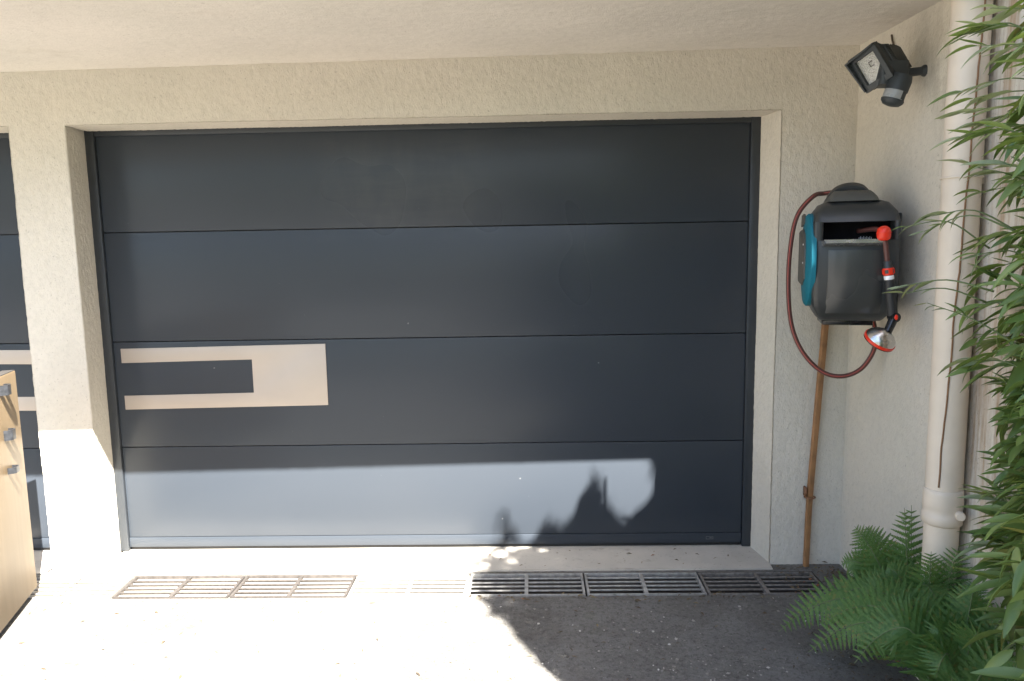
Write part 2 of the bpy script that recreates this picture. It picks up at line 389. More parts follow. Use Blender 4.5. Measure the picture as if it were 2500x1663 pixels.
# ------------------------------------------------------------------ drain grates
def grate_meshes():
    L, D = .492, .2
    fr = MB()
    for a, b in (((0, 0), (L, .006)), ((0, D-.006), (L, D)), ((0, .006), (.010, D-.006)), ((L-.010, .006), (L, D-.006))):
        fr.box((a[0], a[1], -.02), (b[0], b[1], 0))
    rib = MB(); rib.box((L/2-.008, .007, -.02), (L/2+.008, D-.007, -.0008))
    bar = MB(); bar.box((.010, -.0042, -.007), (L/2-.008, .0042, -.0016))
    return fr.mesh('grate_frame', bevel=.0012), rib.mesh('rib', bevel=.0012), bar.mesh('bar', bevel=.001)
GM = [grate_meshes()]
def gset(mat):
    out = []
    for q in GM[0]:
        c = q.copy(); c.materials.clear(); c.materials.append(mat); out.append(c)
    return out
labels = {
 -2: ('steel drain grate in the shade left of the pillar foot', m_pale), -1: ('pale drain grate crossing in front of the pillar, bleached by sun', m_pale),
 0: ('leftmost rusty drain grate in full sun before the door', m_rust), 1: ('rusty drain grate in full sun, second along the door', m_rust),
 2: ('lime-coated pale drain grate between the rusty and the clean ones', m_pale), 3: ('clean steel drain grate where the sun edge crosses it', m_galv),
 4: ('clean shiny steel drain grate wholly in shade, middle of the shaded three', m_galv), 5: ('dull dirty drain grate nearest the brown pole and ferns', m_dull)}
for k, (lab, mt) in labels.items():
    x = .204+.5*k; y = -.452
    t = thing('drain_grate', lab, 'drain grate', (x, y+random.uniform(-.002, .002), GZ+.0035), random.uniform(-.004, .004), 'drain grates')
    a, b, c = gset(mt)
    link('grate_frame', a, None, t); link('rib', b, None, t)
    for s in (0, .492/2+.008-.011):
        for i in range(4):
            o = link('bar', c, None, t); o.location = (s, .007+(i+1)*.186/5, random.uniform(-.0006, .0003))

# ------------------------------------------------------------------ brown pole on the pier
m_pole = simple('stained wood', (.27, .135, .055), .6, 0, .35, 14, .25, 120)
t = thing('wall_pole', 'thin orange-brown pole standing against the pier below the hose reel', 'pole', (3.2, -.19, GZ))
pl = MB()
path = [(3.196, -.192, GZ), (3.203, -.192, .306), (3.226, -.192, .75), (3.243, -.192, 1.06), (3.25, -.195, 1.3)]
sec = []
for i, p in enumerate(spline(path, 8)):
    h = .0128+.002*(i/32)
    sec.append([(p.x+a*h, p.y+b*h*.85, p.z) for a, b in ((-1, .6), (-.75, -1), (.9, -.8), (1, .8))])
o = pl.loft(sec).obj('shaft', m_pole, t, bevel=.003); o.matrix_parent_inverse = Matrix.Translation((-3.2, .19, -GZ))
cl = MB(); pts = [Vector((3.203, -.192, .30))+Vector((math.cos(a)*.0225, math.sin(a)*.019, .0)) for a in np.linspace(0, 2*math.pi, 17)]
cl.tube(pts, .0035, 6, False); cl.box((3.181, -.2, .305), (3.188, -.17, .345))
o = cl.obj('pole_clip', simple('rusty clip', (.19, .085, .04), .6), t, smooth=True); o.matrix_parent_inverse = Matrix.Translation((-3.2, .19, -GZ))

# ------------------------------------------------------------------ downpipe on the side wall
m_pvc = simple('cream pvc pipe', (.66, .57, .46), .45, 0, .08, 6, .05, 60)
PX, PY = 3.292, -1.053
t = thing('downpipe', 'cream plastic downpipe fixed to the side wall behind the shrub', 'downpipe', (PX, PY, GZ))
pp = MB(); pp.lathe([(.0535, .635), (.0535, 2.21)], n=40); pp.lathe([(.0505, 0), (.0505, .60)], n=40)
pp.obj('pipe', m_pvc, t, smooth=True, angle=50)
co = MB(); co.lathe([(.0525, 0.535), (.058, 0.540), (.0585, 0.565), (.0565, 0.568), (.0565, 0.588), (.0575, 0.591), (.0582, 0.610), (.0575, 0.635), (.0565, 0.650), (.054, 0.652)], n=40)
co.obj('socket_collar', m_pvc, t, smooth=True, angle=50)
kn = MB(); dq = Vector((-.35, -.94, 0)).normalized()
kn.lathe([(.014, 0), (.0145, .012), (.012, .018), (.004, .019)], Matrix.Translation(Vector((.022, -.058, .58)))@dq.to_track_quat('Z', 'Y').to_matrix().to_4x4(), 20)
kn.obj('clamp_screw', m_pvc, t, smooth=True, angle=40)
cb = MB()
cb.tube([Vector((.0, 0, 1.62))+Vector((math.cos(a), math.sin(a), 0))*.0545 for a in np.linspace(0, 2*math.pi, 33)], .0035, 6, False)
cb.box((.045, -.012, 1.60), (.061, .012, 1.64)); cb.obj('pipe_clip', m_pvc, t, smooth=True, angle=40)
# dry stem that climbs over the pipe
vn = MB(); pts = []
for i in range(60):
    u = i/59; z = lerp(.665, 2.19, u)
    a = math.atan2(-.82, -.57)+lerp(-.15, .75, u**1.1)+.10*noise.noise((0, 3.1, z*7))+.03*noise.noise((4, 3, z*40))
    pts.append((PX+math.cos(a)*.0555, PY+math.sin(a)*.0555, z+GZ))
vn.tube(pts, .0026, 6)
tag(vn.obj('dry_vine', simple('dry bark', (.22, .12, .06), .9), None, smooth=True), 'thin brown dry stem climbing up the cream downpipe', 'vine')

# ------------------------------------------------------------------ hose reel
m_case = simple('dark grey plastic', (.032, .035, .035), .40, 0, .06, 3, .06, 500)
m_case2 = simple('grey olive plastic', (.075, .075, .066), .5, 0, .1, 8, .06, 500)
m_gloss = simple('glossy black plastic', (.012, .013, .014), .15, 0, .1, 8)
m_silver = simple('bright trim', (.85, .86, .87), .3, .1, .02)
m_teal = simple('teal plastic', (.012, .145, .20), .6, 0, .08, 5, spec=.2)
m_red = simple('red orange plastic', (.75, .035, .012), .35, 0, .06, 10)
m_white = simple('white print', (.8, .8, .8), .5)
RX, RY, RZ0 = 3.166, -.585, 1.112
RS = .965
reel = thing('hose_reel', 'dark grey wall hose reel with teal side disc and looped hose', 'hose reel', (RX, RY, RZ0), rad(-15))
reel.scale = (RS, RS, RS)
def prof(z):                                     # front edge (negative y) of the casing at height z above base
    T = [(.018, -.085), (.03, -.115), (.08, -.150), (.16, -.166), (.26, -.168), (.31, -.160), (.38, -.158), (.43, -.135), (.462, -.085), (.468, -.06)]
    for (a, b), (c, d) in zip(T, T[1:]):
        if z <= c: return b+(d-b)*(z-a)/(c-a)
    return T[-1][1]
def halfw(z):
    T = [(.018, .105), (.035, .118), (.075, .138), (.12, .145), (.38, .146), (.42, .138), (.455, .115), (.468, .085)]
    for (a, b), (c, d) in zip(T, T[1:]):
        if z <= c: return b+(d-b)*(z-a)/(c-a)
    return T[-1][1]
Z = [.018, .026, .04, .075, .12, .18, .25, .29, .318]
bd = MB().loft([rrect(-halfw(z), halfw(z), prof(z), .125 if z > .05 else .10, z, .022) for z in Z])
bd.loft([rrect(-halfw(z), halfw(z), prof(z), .125 if z < .43 else .09, z, .022) for z in (.385, .40, .42, .44, .455, .468)])
bd.loft([rrect(-.146, -.112, -.158, .125, z, .012) for z in (.317, .35, .386)])
bd.loft([rrect(.122, .146, -.158, .125, z, .012) for z in (.317, .35, .386)])
bd.loft([rrect(-.113, .123, -.075, .125, z, .012) for z in (.3175, .35, .3855)])
bd.obj('casing', m_case, reel, smooth=True, angle=38)
sl = MB(); sl.box((-.1125, -.078, .3185), (.1225, -.0755, .3845)); sl.obj('hose_slot', simple('matt black', (.006, .006, .007), .9, spec=.1), reel)
lp = MB()
ns = 10
for zz, yy in (((.300, -.161), (.3165, -.186)),):
    pass
lipsec = [(-.150, .296), (-.176, .300), (-.186, .309), (-.184, .3185), (-.160, .3195), (-.08, .3187)]
V = []; F = []
xs = [-.118, -.11, -.05, .03, .09, .096]
for x in xs:
    k = .35 if x in (xs[0], xs[-1]) else 1
    V += [(x, -.15+(y+.15)*k if y < -.15 else y, z) for y, z in lipsec]
n = len(lipsec)
for i in range(len(xs)-1):
    for k in range(n): F.append((i*n+k, i*n+(k+1) % n, (i+1)*n+(k+1) % n, (i+1)*n+k))
F += [tuple(range(n)), tuple((len(xs)-1)*n+k for k in range(n))]
MB().add(V, F).obj('front_lip', simple('satin grey lip', (.10, .105, .11), .25), reel, smooth=True, angle=40)
tr = MB(); tr.add([(-.106, -.1868, .3085), (.086, -.1868, .3085), (.094, -.1905, .3215), (-.114, -.1905, .3215)], [(0, 1, 2, 3)]).add([(-.114, -.1905, .3215), (.094, -.1905, .3215), (.094, -.148, .3215), (-.114, -.148, .3215)], [(0, 1, 2, 3)]); tr.obj('lip_highlight', simple('mirror highlight', (.9, .9, .9), .22, .9, .02), reel)  # tilted mirror strip added to make the highlight along the lip
tk = MB()
for i in range(9):
    x = .018+i*.0052; tk.box((x, -.0795, .3225), (x+.0014, -.0782, .3225+(.009 if i % 2 else .006)))
tk.obj('scale_marks', m_white, reel)
# raised front shield below the lip
fs = MB().loft([[(x, prof(z)-dy, z) for x, dy in ((-.10, -.006), (-.09, .006), (-.03, .010), (.05, .010), (.085, .006), (.095, -.006))] for z in (.05, .09, .14, .20, .25, .283)])
fs.obj('front_shield', simple('satin dark plastic', (.042, .044, .043), .26, 0, .04, 2), reel, smooth=True, angle=50)
# crown with carrying handle
cr = MB().loft([rrect(-.085*s, .075*s, -.09*s2, .09*s2, z, .02) for z, s, s2 in ((.462, 1.1, 1.1), (.478, 1.02, 1), (.492, .9, .8), (.502, .78, .6))])
cr.obj('top_hump', m_case2, reel, smooth=True, angle=50)
hd = MB(); hp = spline([(-.092, .02, .455), (-.078, .02, .485), (-.05, .02, .512), (-.005, .02, .522), (.035, .02, .514), (.062, .02, .488), (.082, .02, .458)], 6)
hd.loft([[(p.x+a*.0, p.y+a*.028, p.z+b*.014) for a, b in ((-1, -1), (-1.1, .2), (-.6, 1), (.6, 1), (1.1, .2), (1, -1))] for p in hp])
hd.obj('carry_handle', m_case, reel, smooth=True, angle=50)
# side disc, hub and bracket
RM = Matrix.Translation((-.146, -.0, .245))@Matrix.Rotation(rad(-90), 4, 'Y')
dm = MB().lathe([(.178, -.01), (.178, .006), (.170, .013), (.05, .017)], RM, 56); dm.obj('side_disc', m_teal, reel, smooth=True, angle=40)
hb = MB()
hb.loft([[(-.146-h, y, z) for y, z in ((.175, .15+s), (.05, .145+s), (-.045, .175+s), (-.062, .235), (-.058, .29), (-.02, .345-s), (.05, .365-s), (.175, .36-s))] for h, s in ((.010, 0), (.018, 0), (.022, .008))])
hb.obj('hub_cover', m_case2, reel, smooth=True, angle=40)
h2 = MB(); h2.loft([[(-.146-h, y, z) for y, z in ((.16, .375), (.04, .385), (.03, .41), (.07, .425), (.14, .42))] for h in (.01, .017)]); h2.obj('side_catch', m_case2, reel, smooth=True, angle=40)
for y, z in ((-.02, .305), (-.022, .235)):
    s = MB(); s.lathe([(.0036, 0), (.0036, .002), (.002, .003)], Matrix.Translation((-.1675, y, z))@Matrix.Rotation(rad(-90), 4, 'Y'), 10); s.obj('screw', m_silver, reel)
for k, (z, l) in enumerate(((.262, .016), (.268, .012), (.274, .014))):
    s = MB(); s.box((-.1686, .012, z), (-.1678, .012+l, z+.0022)); s.obj('side_print', m_pale, reel)
br = MB(); br.box((-.095, -.06, -.002), (.083, .12, .030)); br.obj('bracket_foot', m_gloss, reel, bevel=.004)
b2 = MB(); b2.box((.0, .05, .03), (.185, .115, .42)); b2.obj('wall_bracket', m_case, reel, bevel=.004)
# feed hose (world coordinates)
m_hose = NB('brown hose'); mh = m_hose
def hose_mat():
    b = NB('brown garden hose'); u = b.geo.outputs['Normal']; x, y, z = b.n('ShaderNodeSeparateXYZ', {'Vector': u}).outputs
    st = b.ramp(b.math('ABSOLUTE', b.math('ADD', b.math('MULTIPLY', x, .3), y)), [(.55, 0), (.62, 1), (.8, 1), (.86, 0)])
    c = b.mix(b.math('MULTIPLY', b.noise(3), .9), (.085, .03, .026), (.13, .048, .036))
    return b.set(Base_Color=c, Roughness=.42)
mh = hose_mat()
hp = [(3.19, -.44, 1.607), (3.14, -.40, 1.603), (3.087, -.42, 1.59), (3.027, -.42, 1.513), (3.004, -.42, 1.371), (3.004, -.42, 1.21), (3.019, -.43, 1.079), (3.059, -.45, .98),
      (3.125, -.47, .91), (3.195, -.49, .893), (3.262, -.50, .922), (3.303, -.51, .992), (3.318, -.49, 1.06), (3.316, -.45, 1.14), (3.30, -.42, 1.24)]
hs = MB().tube(spline(hp, 10), .0088, 12)
ho = hs.obj('feed_hose', mh, reel, smooth=True); ho.matrix_parent_inverse = (Matrix.Translation((RX, RY, RZ0))@Matrix.Rotation(rad(-15), 4, 'Z')@Matrix.Scale(RS, 4)).inverted()
s1 = MB().tube([p+Vector((-.0044, -.0072, .001)) for p in spline(hp, 10)], .0016, 6)
s1 = s1.obj('hose_stripe', simple('orange stripe', (.40, .07, .05), .5), ho, smooth=True)

# spray head hanging beside the reel
NY = -.70
t = thing('shower_nozzle', 'chrome garden shower head with red rim hanging on its black handle', 'spray nozzle', (3.24, NY, 1.05))
inv = Matrix.Translation((-3.24, -NY, -1.05))
t.location += Vector((-.030, -.08, .004))
def npart(mb, name, mat, **k): o = mb.obj(name, mat, t, **k); o.matrix_parent_inverse = inv; return o
def along(a, b):
    a, b = Vector(a), Vector(b); return Matrix.Translation(a)@(b-a).to_track_quat('Z', 'Y').to_matrix().to_4x4(), (b-a).length
A = (3.228, NY, 1.432); B = (3.243, NY, 1.335); Cc = (3.252, NY, 1.27); Dd = (3.268, NY, 1.155); Ee = (3.274, NY-.004, 1.142); Ff = (3.246, NY-.03, 1.098)
bl = MB(); mm, L = along((3.227, NY, 1.412), (3.2245, NY, 1.46))
bl.lathe([(.012, .0), (.019, .004), (.0225, .014), (.0225, .024), (.0235, .026), (.0225, .03), (.019, .042), (.010, .049), (.003, .0505)], mm, 32)
npart(bl, 'hose_stop', m_red, smooth=True, angle=50)
hz = MB().tube(spline([A, lerp(Vector(A), Vector(B), .5), B], 4), .0085, 12); npart(hz, 'hose_end', mh, smooth=True)
# piece of hose from the slot to the stop
hz = MB().tube(spline([(3.19, NY+.12, 1.447), (3.215, NY+.05, 1.452), (3.2255, NY, 1.446)], 5), .0085, 12); npart(hz, 'hose_end', mh, smooth=True)
mm, L = along((3.242, NY, 1.342), (3.2535, NY, 1.262))
cn = MB().lathe([(.0115, 0), (.0135, .004), (.0135, .016), (.0155, .019), (.0165, .026), (.0160, .045), (.0150, .050)], mm, 28); npart(cn, 'connector', m_case, smooth=True, angle=40)
rb = MB().lathe([(.0168, .0235), (.0172, .026), (.0172, .029), (.013, .031)], mm, 28); rb.lathe([(.013, .040), (.0168, .042), (.0170, .046), (.0155, .0485)], mm, 28)
rb.box((-.0065, -.0185, .027), (.0065, .0185, .044), mm); rb.box((-.0185, -.0065, .027), (.0185, .0065, .044), mm); npart(rb, 'red_collar', m_red, smooth=True, angle=40)
mr = MB().lathe([(.0150, .050), (.0158, .052), (.0158, .062), (.0150, .064)], mm, 28); npart(mr, 'metal_ring', m_silver, smooth=True, angle=40)
hl = MB().tube([Vector((3.2515, NY, 1.279)), Vector((3.254, NY, 1.262)), Vector((3.262, NY, 1.20)), Vector((3.2685, NY, 1.155))], [.0150, .0165, .0170, .0165], 20); npart(hl, 'handle', simple('black grip', (.013, .014, .015), .55, 0, .2, 30, .2, 700), smooth=True, angle=50)
jt = MB().lathe([(.008, -.019), (.0165, -.017), (.0175, 0), (.0165, .017), (.008, .019)], Matrix.Translation((3.273, NY, 1.148))@Matrix.Rotation(rad(90), 4, 'X'), 24)
jt.tube([(3.275, NY-.002, 1.150), (3.262, NY-.008, 1.127), (3.246, NY-.016, 1.098)], [.0150, .0150, .0135], 18); npart(jt, 'swivel_joint', m_gloss, smooth=True, angle=50)
bt = MB().lathe([(.0062, 0), (.006, .002), (.004, .003)], Matrix.Translation((3.272, NY-.0185, 1.149))@Matrix.Rotation(rad(90), 4, 'X')@Matrix.Scale(1.5, 4, (0, 1, 0)), 18); npart(bt, 'red_button', m_red, smooth=True)
hx = Vector((-.30, .50, -.80)).normalized()      # spray axis
mm = Matrix.Translation((3.245, NY-.016, 1.104))@hx.to_track_quat('Z', 'Y').to_matrix().to_4x4()
m_chrome = simple('brushed chrome', (.62, .60, .57), .25, 1, .08, 20)
hd = MB().lathe([(.012, 0), (.020, .006), (.036, .016), (.047, .027), (.0515, .037), (.0525, .041)], mm, 48); npart(hd, 'head_shell', m_chrome, smooth=True, angle=60)
rm = MB().lathe([(.0520, .0395), (.0545, .041), (.0548, .049), (.0535, .0505)], mm, 48); npart(rm, 'red_rim', m_red, smooth=True, angle=50)
fc = MB().lathe([(.0535, .0503), (.0540, .053), (.050, .056), (.02, .058)], mm, 48); npart(fc, 'spray_face', m_gloss, smooth=True, angle=50)

# ------------------------------------------------------------------ floodlight
m_flood = simple('anthracite lamp housing', (.030, .036, .040), .5, 0, .1, 10, .1, 500)
FW = Vector((XR1, -.70, 1.985))
fl = thing('floodlight', 'black floodlight with motion sensor fixed to the side wall under the soffit', 'floodlight', FW)
finv = Matrix.Translation(-FW)
def fpart(mb, name, mat, parent=None, **k):
    o = mb.obj(name, mat, parent or fl, **k)
    if parent is None: o.matrix_parent_inverse = finv
    return o
FC = Vector((3.165, -.70, 2.005))                 # centre of the lamp glass
nz = Vector((-.74, -.60, -.30)).normalized()      # where the lamp points
xr = Vector((0, 0, 1)).cross(nz).normalized(); xr = -xr if xr.x < 0 else xr
yu = nz.cross(xr); yu = -yu if yu.z < 0 else yu
tilt = rad(24); x2 = xr*math.cos(tilt)+yu*math.sin(tilt); y2 = -xr*math.sin(tilt)+yu*math.cos(tilt)
FMt = Matrix((x2, y2, nz)).transposed().to_4x4(); FMt.translation = FC     # local x right, y up, z forward
def rect(w_, h_, z, ox=0, oy=0): return [(ox-w_, oy-h_, z), (ox+w_, oy-h_, z), (ox+w_, oy+h_, z), (ox-w_, oy+h_, z)]
hb = MB()
def ring(mb, w0, h0, w1, h1, z0, z1):
    V = rect(w0, h0, z0)+rect(w1, h1, z0)+rect(w0, h0, z1)+rect(w1, h1, z1); F = []
    for k in range(4):
        j = (k+1) % 4
        F += [(k, j, j+4, k+4), (k+8, k+12, j+12, j+8), (k, k+8, j+8, j), (k+4, j+4, j+12, k+12)]
    mb.add([FMt @ Vector(p) for p in V], F)
ring(hb, .036, .045, .052, .066, -.014, .010)
# hood: top and left cheek stand forward
hb.loft([[FMt@Vector(p) for p in q] for q in ([(-.053, .0665, -.014), (.053, .0665, -.014), (.053, .0665, .022), (-.056, .058, .034)], [(-.053, .060, -.014), (.053, .060, -.014), (.053, .060, .022), (-.056, .052, .034)])])
hb.loft([[FMt@Vector(p) for p in q] for q in ([(-.0535, .0665, -.014), (-.056, .056, .034), (-.053, -.06, .018), (-.0535, -.064, -.014)], [(-.048, .0665, -.014), (-.050, .056, .034), (-.047, -.06, .018), (-.048, -.064, -.014)])])
# tapering back with cooling steps
hb.loft([[FMt@Vector(p) for p in rect(w_, h_, z, ox, oy)] for w_, h_, z, ox, oy in ((.051, .064, -.0145, 0, 0), (.051, .058, -.030, .002, -.006), (.049, .054, -.07, .006, -.010), (.048, .050, -.072, .006, -.010), (.046, .046, -.105, .012, -.016), (.042, .040, -.125, .016, -.022))])
for z in (-.034, -.048, -.062, -.080, -.096):
    s = 1-(-z-.03)*2; hb.loft([[FMt@Vector(p) for p in rect(.052*s+.002, .056*s, zz, .006, -.010)] for zz in (z, z-.005)])
fpart(hb, 'housing', m_flood, bevel=.0012)
rf = MB().add([FMt@Vector(p) for p in rect(.036, .045, -.006)], [(0, 1, 2, 3)])
def refl():
    b = NB('hammered reflector'); v = b.n('ShaderNodeTexVoronoi', {'Vector': b.geo.outputs['Position'], 'Scale': 190.0, 'Randomness': .25}).outputs['Distance']
    return b.set(Base_Color=(.85, .83, .78), Metallic=.3, Roughness=.35, Normal=b.bump(v, 1.0, .006))
rf.obj('reflector', refl(), None); o = bpy.data.objects['reflector']; o.parent = fl; o.matrix_parent_inverse = finv
gb = MB().tube([FMt@Vector(p) for p in ((.012, .020, -.004), (.0, .020, -.001), (.0, .004, -.001), (.012, .004, -.004))], .0016, 6); fpart(gb, 'bulb', m_dark)
# neck, arm and wall plate
am = MB(); back = FMt@Vector((.012, -.02, -.10))
am.tube([back, Vector((3.245, -.665, 1.978)), Vector((3.30, -.685, 1.990)), Vector((XR1-.004, -.69, 1.994))], [.026, .028, .015, .014], 14)
am.loft([[Vector((3.205, -.70, 1.945))+Vector(p) for p in q] for q in (rrect(-.02, .075, -.035, .045, 0, .012), rrect(-.02, .075, -.035, .045, .075, .012))])
fpart(am, 'arm', m_flood, smooth=True, angle=40)
wp = MB().lathe([(.020, 0), (.019, .006), (.015, .012)], Matrix.Translation((XR1, -.69, 1.994))@Matrix.Rotation(rad(-90), 4, 'Y'), 24); fpart(wp, 'wall_plate', m_flood, smooth=True, angle=40)
# motion sensor below
sx = Vector((-.30, .10, -.95)).normalized(); SM = Matrix.Translation((3.247, -.735, 1.950))@Matrix.Scale(1.1, 4)@sx.to_track_quat('Z', 'Y').to_matrix().to_4x4()
se = MB().lathe([(.030, -.02), (.034, -.005), (.034, .028), (.0315, .029), (.0315, .055)], SM, 32); se.lathe([(.0335, .055), (.034, .056), (.033, .062), (.025, .071), (.01, .075)], SM, 32)
V = []; F = []; n = 14                             # dark back half of the lens barrel
sen = fpart(se, 'motion_sensor', m_flood, smooth=True, angle=40)
ln = MB().lathe([(.032, .029), (.0325, .031), (.0325, .053), (.032, .055)], SM, 32); 
keep = [f for f in ln.f if len(f) == 4 and (sum((Vector(ln.v[i]) for i in f), Vector())/4-SM@Vector((0, 0, .042))).normalized().dot(Vector((-.85, -.5, -.1)).normalized()) > .25]
ln.f = keep
o = fpart(ln, 'sensor_lens', simple('milky lens', (.30, .31, .31), .3), None, smooth=True, angle=40)
cbm = MB().tube(spline([(3.348, -.447, 2.178), (3.346, -.462, 2.15), (3.347, -.485, 2.115), (3.343, -.515, 2.075), (3.33, -.56, 2.03), (3.31, -.63, 2.0)], 6), .0035, 8); fpart(cbm, 'dirt_streak', simple('dusty cable', (.10, .075, .055), .8), smooth=True)  # thin tube standing in for a dark dirt streak by the lamp

# ------------------------------------------------------------------ tan gate leaf on the left
m_gate = NB('tan varnished wood')
def gate_mat():
    b = NB('tan varnished board'); P = b.geo.outputs['Position']
    g1 = b.noise(1, b.map(P, scale=(30, 30, 2.2)), 6, .6, .6)
    c = b.mix(b.ramp(g1, [(.3, 0), (.7, 1)]), (.185, .13, .07), (.225, .16, .09))
    return b.set(Base_Color=c, Roughness=.5, Normal=b.bump(g1, .1, .002))
m_gate = gate_mat()
GX, GY = -.144, -.40
gt = thing('gate_leaf', 'tan wooden gate leaf with steel sockets, cut off by the left edge', 'gate', (GX, GY, GZ))
ang = rad(-73)                                     # leaf runs from the far edge towards the camera
GMt = Matrix.Rotation(ang, 4, 'Z')
m_sock = simple('worn socket steel', (.08, .085, .095), .4, .8, .2, 60)
gd = MB()
gd.box((0, -.045, .03), (.9, 0, .966), GMt); gd.obj('board', m_gate, gt, bevel=.003)
tp = MB(); tp.box((-.001, -.0462, .966), (.9, -.002, .969), GMt); tp.obj('top_strip', simple('dark edge', (.025, .021, .018), .8), gt)  # very dark strip over the top face
tp = MB(); tp.box((.905, -.07, .02), (.985, .02, 1.05), GMt); tp.obj('hinge_post', m_gate, gt, bevel=.004)
tp = MB(); tp.box((.90, -.035, .3), (.905, -.012, .36), GMt); tp.box((.90, -.035, .8), (.905, -.012, .86), GMt); tp.obj('hinge', m_sock, gt)
for z, hgt in ((.914, .040), (.734, .040), (.591, .024)):
    k = MB()
    pr = [(.056, 0), (.056, .012), (.062, .026), (.074, .030), (.098, .028), (.108, .018), (.110, 0)]
    V = [GMt@Vector((x+.075, y, z+s*hgt/2)) for s in (-1, 1) for x, y in pr]; V += [GMt@Vector((.083+.075+(x-.083)*.82, y*.82, z+s*hgt/2)) for s in (-1, 1) for x, y in pr]
    n = len(pr); F = []
    for i in range(n-1):
        F += [(i, i+1, n+i+1, n+i), (2*n+i, 3*n+i, 3*n+i+1, 2*n+i+1), (n+i, n+i+1, 3*n+i+1, 3*n+i), (i, 2*n+i, 2*n+i+1, i+1)]
    k.add(V, F).obj('steel_socket', m_sock, gt, smooth=True, angle=40)

# ------------------------------------------------------------------ plants
def leaf_mat(name, a, b_, rough=.38, trans=.25):
    b = NB(name); o = b.n('ShaderNodeObjectInfo').outputs['Random']; r = b.geo.outputs['Random Per Island']
    f = b.math('FRACT', b.math('ADD', o, r))
    c = b.mix(f, a, b_)
    wn = b.n('ShaderNodeTexWhiteNoise', noise_dimensions='1D'); b.put(wn.inputs['W'], b.math('MULTIPLY', f, 91.7))
    c = b.mix(b.math('MULTIPLY', b.ramp(wn.outputs['Value'], [(.90, 0), (.97, 1)]), .75), c, (.26, .22, .06))
    c = b.mix(b.math('MULTIPLY', b.noise(30), .35), c, tuple(x*.6 for x in a))
    b.set(Base_Color=c, Roughness=rough, Specular_IOR_Level=.5)
    tr = b.n('ShaderNodeBsdfTranslucent', {'Color': b.mix(.5, c, (b_[0]*1.6, b_[1]*1.5, b_[2]*.8))}).outputs[0]
    mx = b.n('ShaderNodeMixShader', {0: trans, 1: b.bsdf.outputs[0], 2: tr}).outputs[0]
    b.t.links.new(mx, b.t.nodes['Material Output'].inputs[0]); return b.m
m_leaf = leaf_mat('shrub leaf', (.08, .15, .038), (.22, .30, .085), .33)
m_leafp = leaf_mat('skylit pale leaf', (.22, .28, .15), (.36, .41, .25), .4, .35)  # paler colour stands in for sky shine on the leaves
m_fern = leaf_mat('fern pinna', (.07, .165, .04), (.15, .26, .07), .5, .4)
m_twig = simple('twig bark', (.13, .09, .05), .85)
m_stem = simple('green stem', (.12, .16, .06), .7)

def leaf_pts(L, W, bend, fold, n=6):
    """lanceolate leaf along +X, face up +Z; rows of (left, mid, right)"""
    V = []
    for i in range(n+1):
        u = i/n; wdt = W*.5*(math.sin(math.pi*min(1, u**.8))**.8) if 0 < i < n else W*.03
        ang_ = bend*u; x = L*(math.sin(ang_)/bend if abs(bend) > 1e-3 else u); z = -L*((1-math.cos(ang_))/bend if abs(bend) > 1e-3 else 0)
        V += [(x, wdt, z+wdt*fold), (x, 0, z), (x, -wdt, z+wdt*fold)]
    F = []
    for i in range(n):
        a = i*3; F += [(a, a+1, a+4, a+3), (a+1, a+2, a+5, a+4)]
    return V, F
LEAVES = []
for L, W, be, fo in ((.108, .025, .5, .5), (.09, .022, .8, .35), (.12, .027, .25, .6), (.085, .022, -.2, .45), (.112, .024, 1.0, .4)):
    V, F = leaf_pts(L, W, be, fo); m = MB().add(V, F).mesh('leaf', smooth=True); LEAVES.append((m, np.array(V), F))
def leaf_matrix(p, d, s, roll=0):
    d = Vector(d).normalized(); up = Vector((0, 0, 1))-d*d.z
    up = up.normalized() if up.length > .05 else Vector((0, 1, 0)); sd = up.cross(d)
    R = Matrix((d, sd, up)).transposed()@Matrix.Rotation(roll, 3, 'X')
    m = (R*s).to_4x4(); m.translation = p; return m
def unpx(x, y, Yw):                                # point of the plane y = Yw seen towards that part of the view
    d = fwd*FPX+r2*(x-1250)+u2*(831.5-y); return CAMPOS+d*((Yw-CAMPOS.y)/d.y)

def edge_x(y): 
    T = [(-9, 6.4), (-1.06, 2.03), (-.794, 1.898), (-.507, 1.741), (-.17, 1.66), (.3, 1.62)]
    for (a, b), (c, d) in zip(T, T[1:]):
        if y <= c: return b+(d-b)*(y-a)/(c-a)
    return 1.62
HX = [(1.3, -.3), (1.60, -.10), (1.70, -.03), (1.77, .0), (1.80, .20), (1.84, .27), (1.885, .18), (1.92, .04), (2.0, .06), (2.035, .24), (2.065, .27), (2.10, .12), (2.16, .15), (2.21, .24), (2.24, .38), (2.29, .43), (2.33, .30), (2.36, .20), (2.40, .15), (2.43, .20), (2.46, .17), (2.49, .23), (2.52, .25), (2.545, .30), (2.56, .35), (2.58, 1)]
def door_h(x):
    if x <= HX[0][0]: return -.3
    for (a, b), (c, d) in zip(HX, HX[1:]):
        if x <= c: return b+(d-b)*(x-a)/(c-a)
    return 9
def lit_here(p, pad):
    t = (p.z-GZ)/(-SUNT.z); gx, gy = p.x+SUNT.x*t, p.y+SUNT.y*t
    if gy < .0: return gx < edge_x(gy)+pad*.2
    t = (0-p.y)/SUNT.y; x, z = p.x+SUNT.x*t, p.z+SUNT.z*t
    if x+z*.75 > 2.835: return False            # trimmed corner of the sun patch
    return z > door_h(x)-pad and x < 2.56
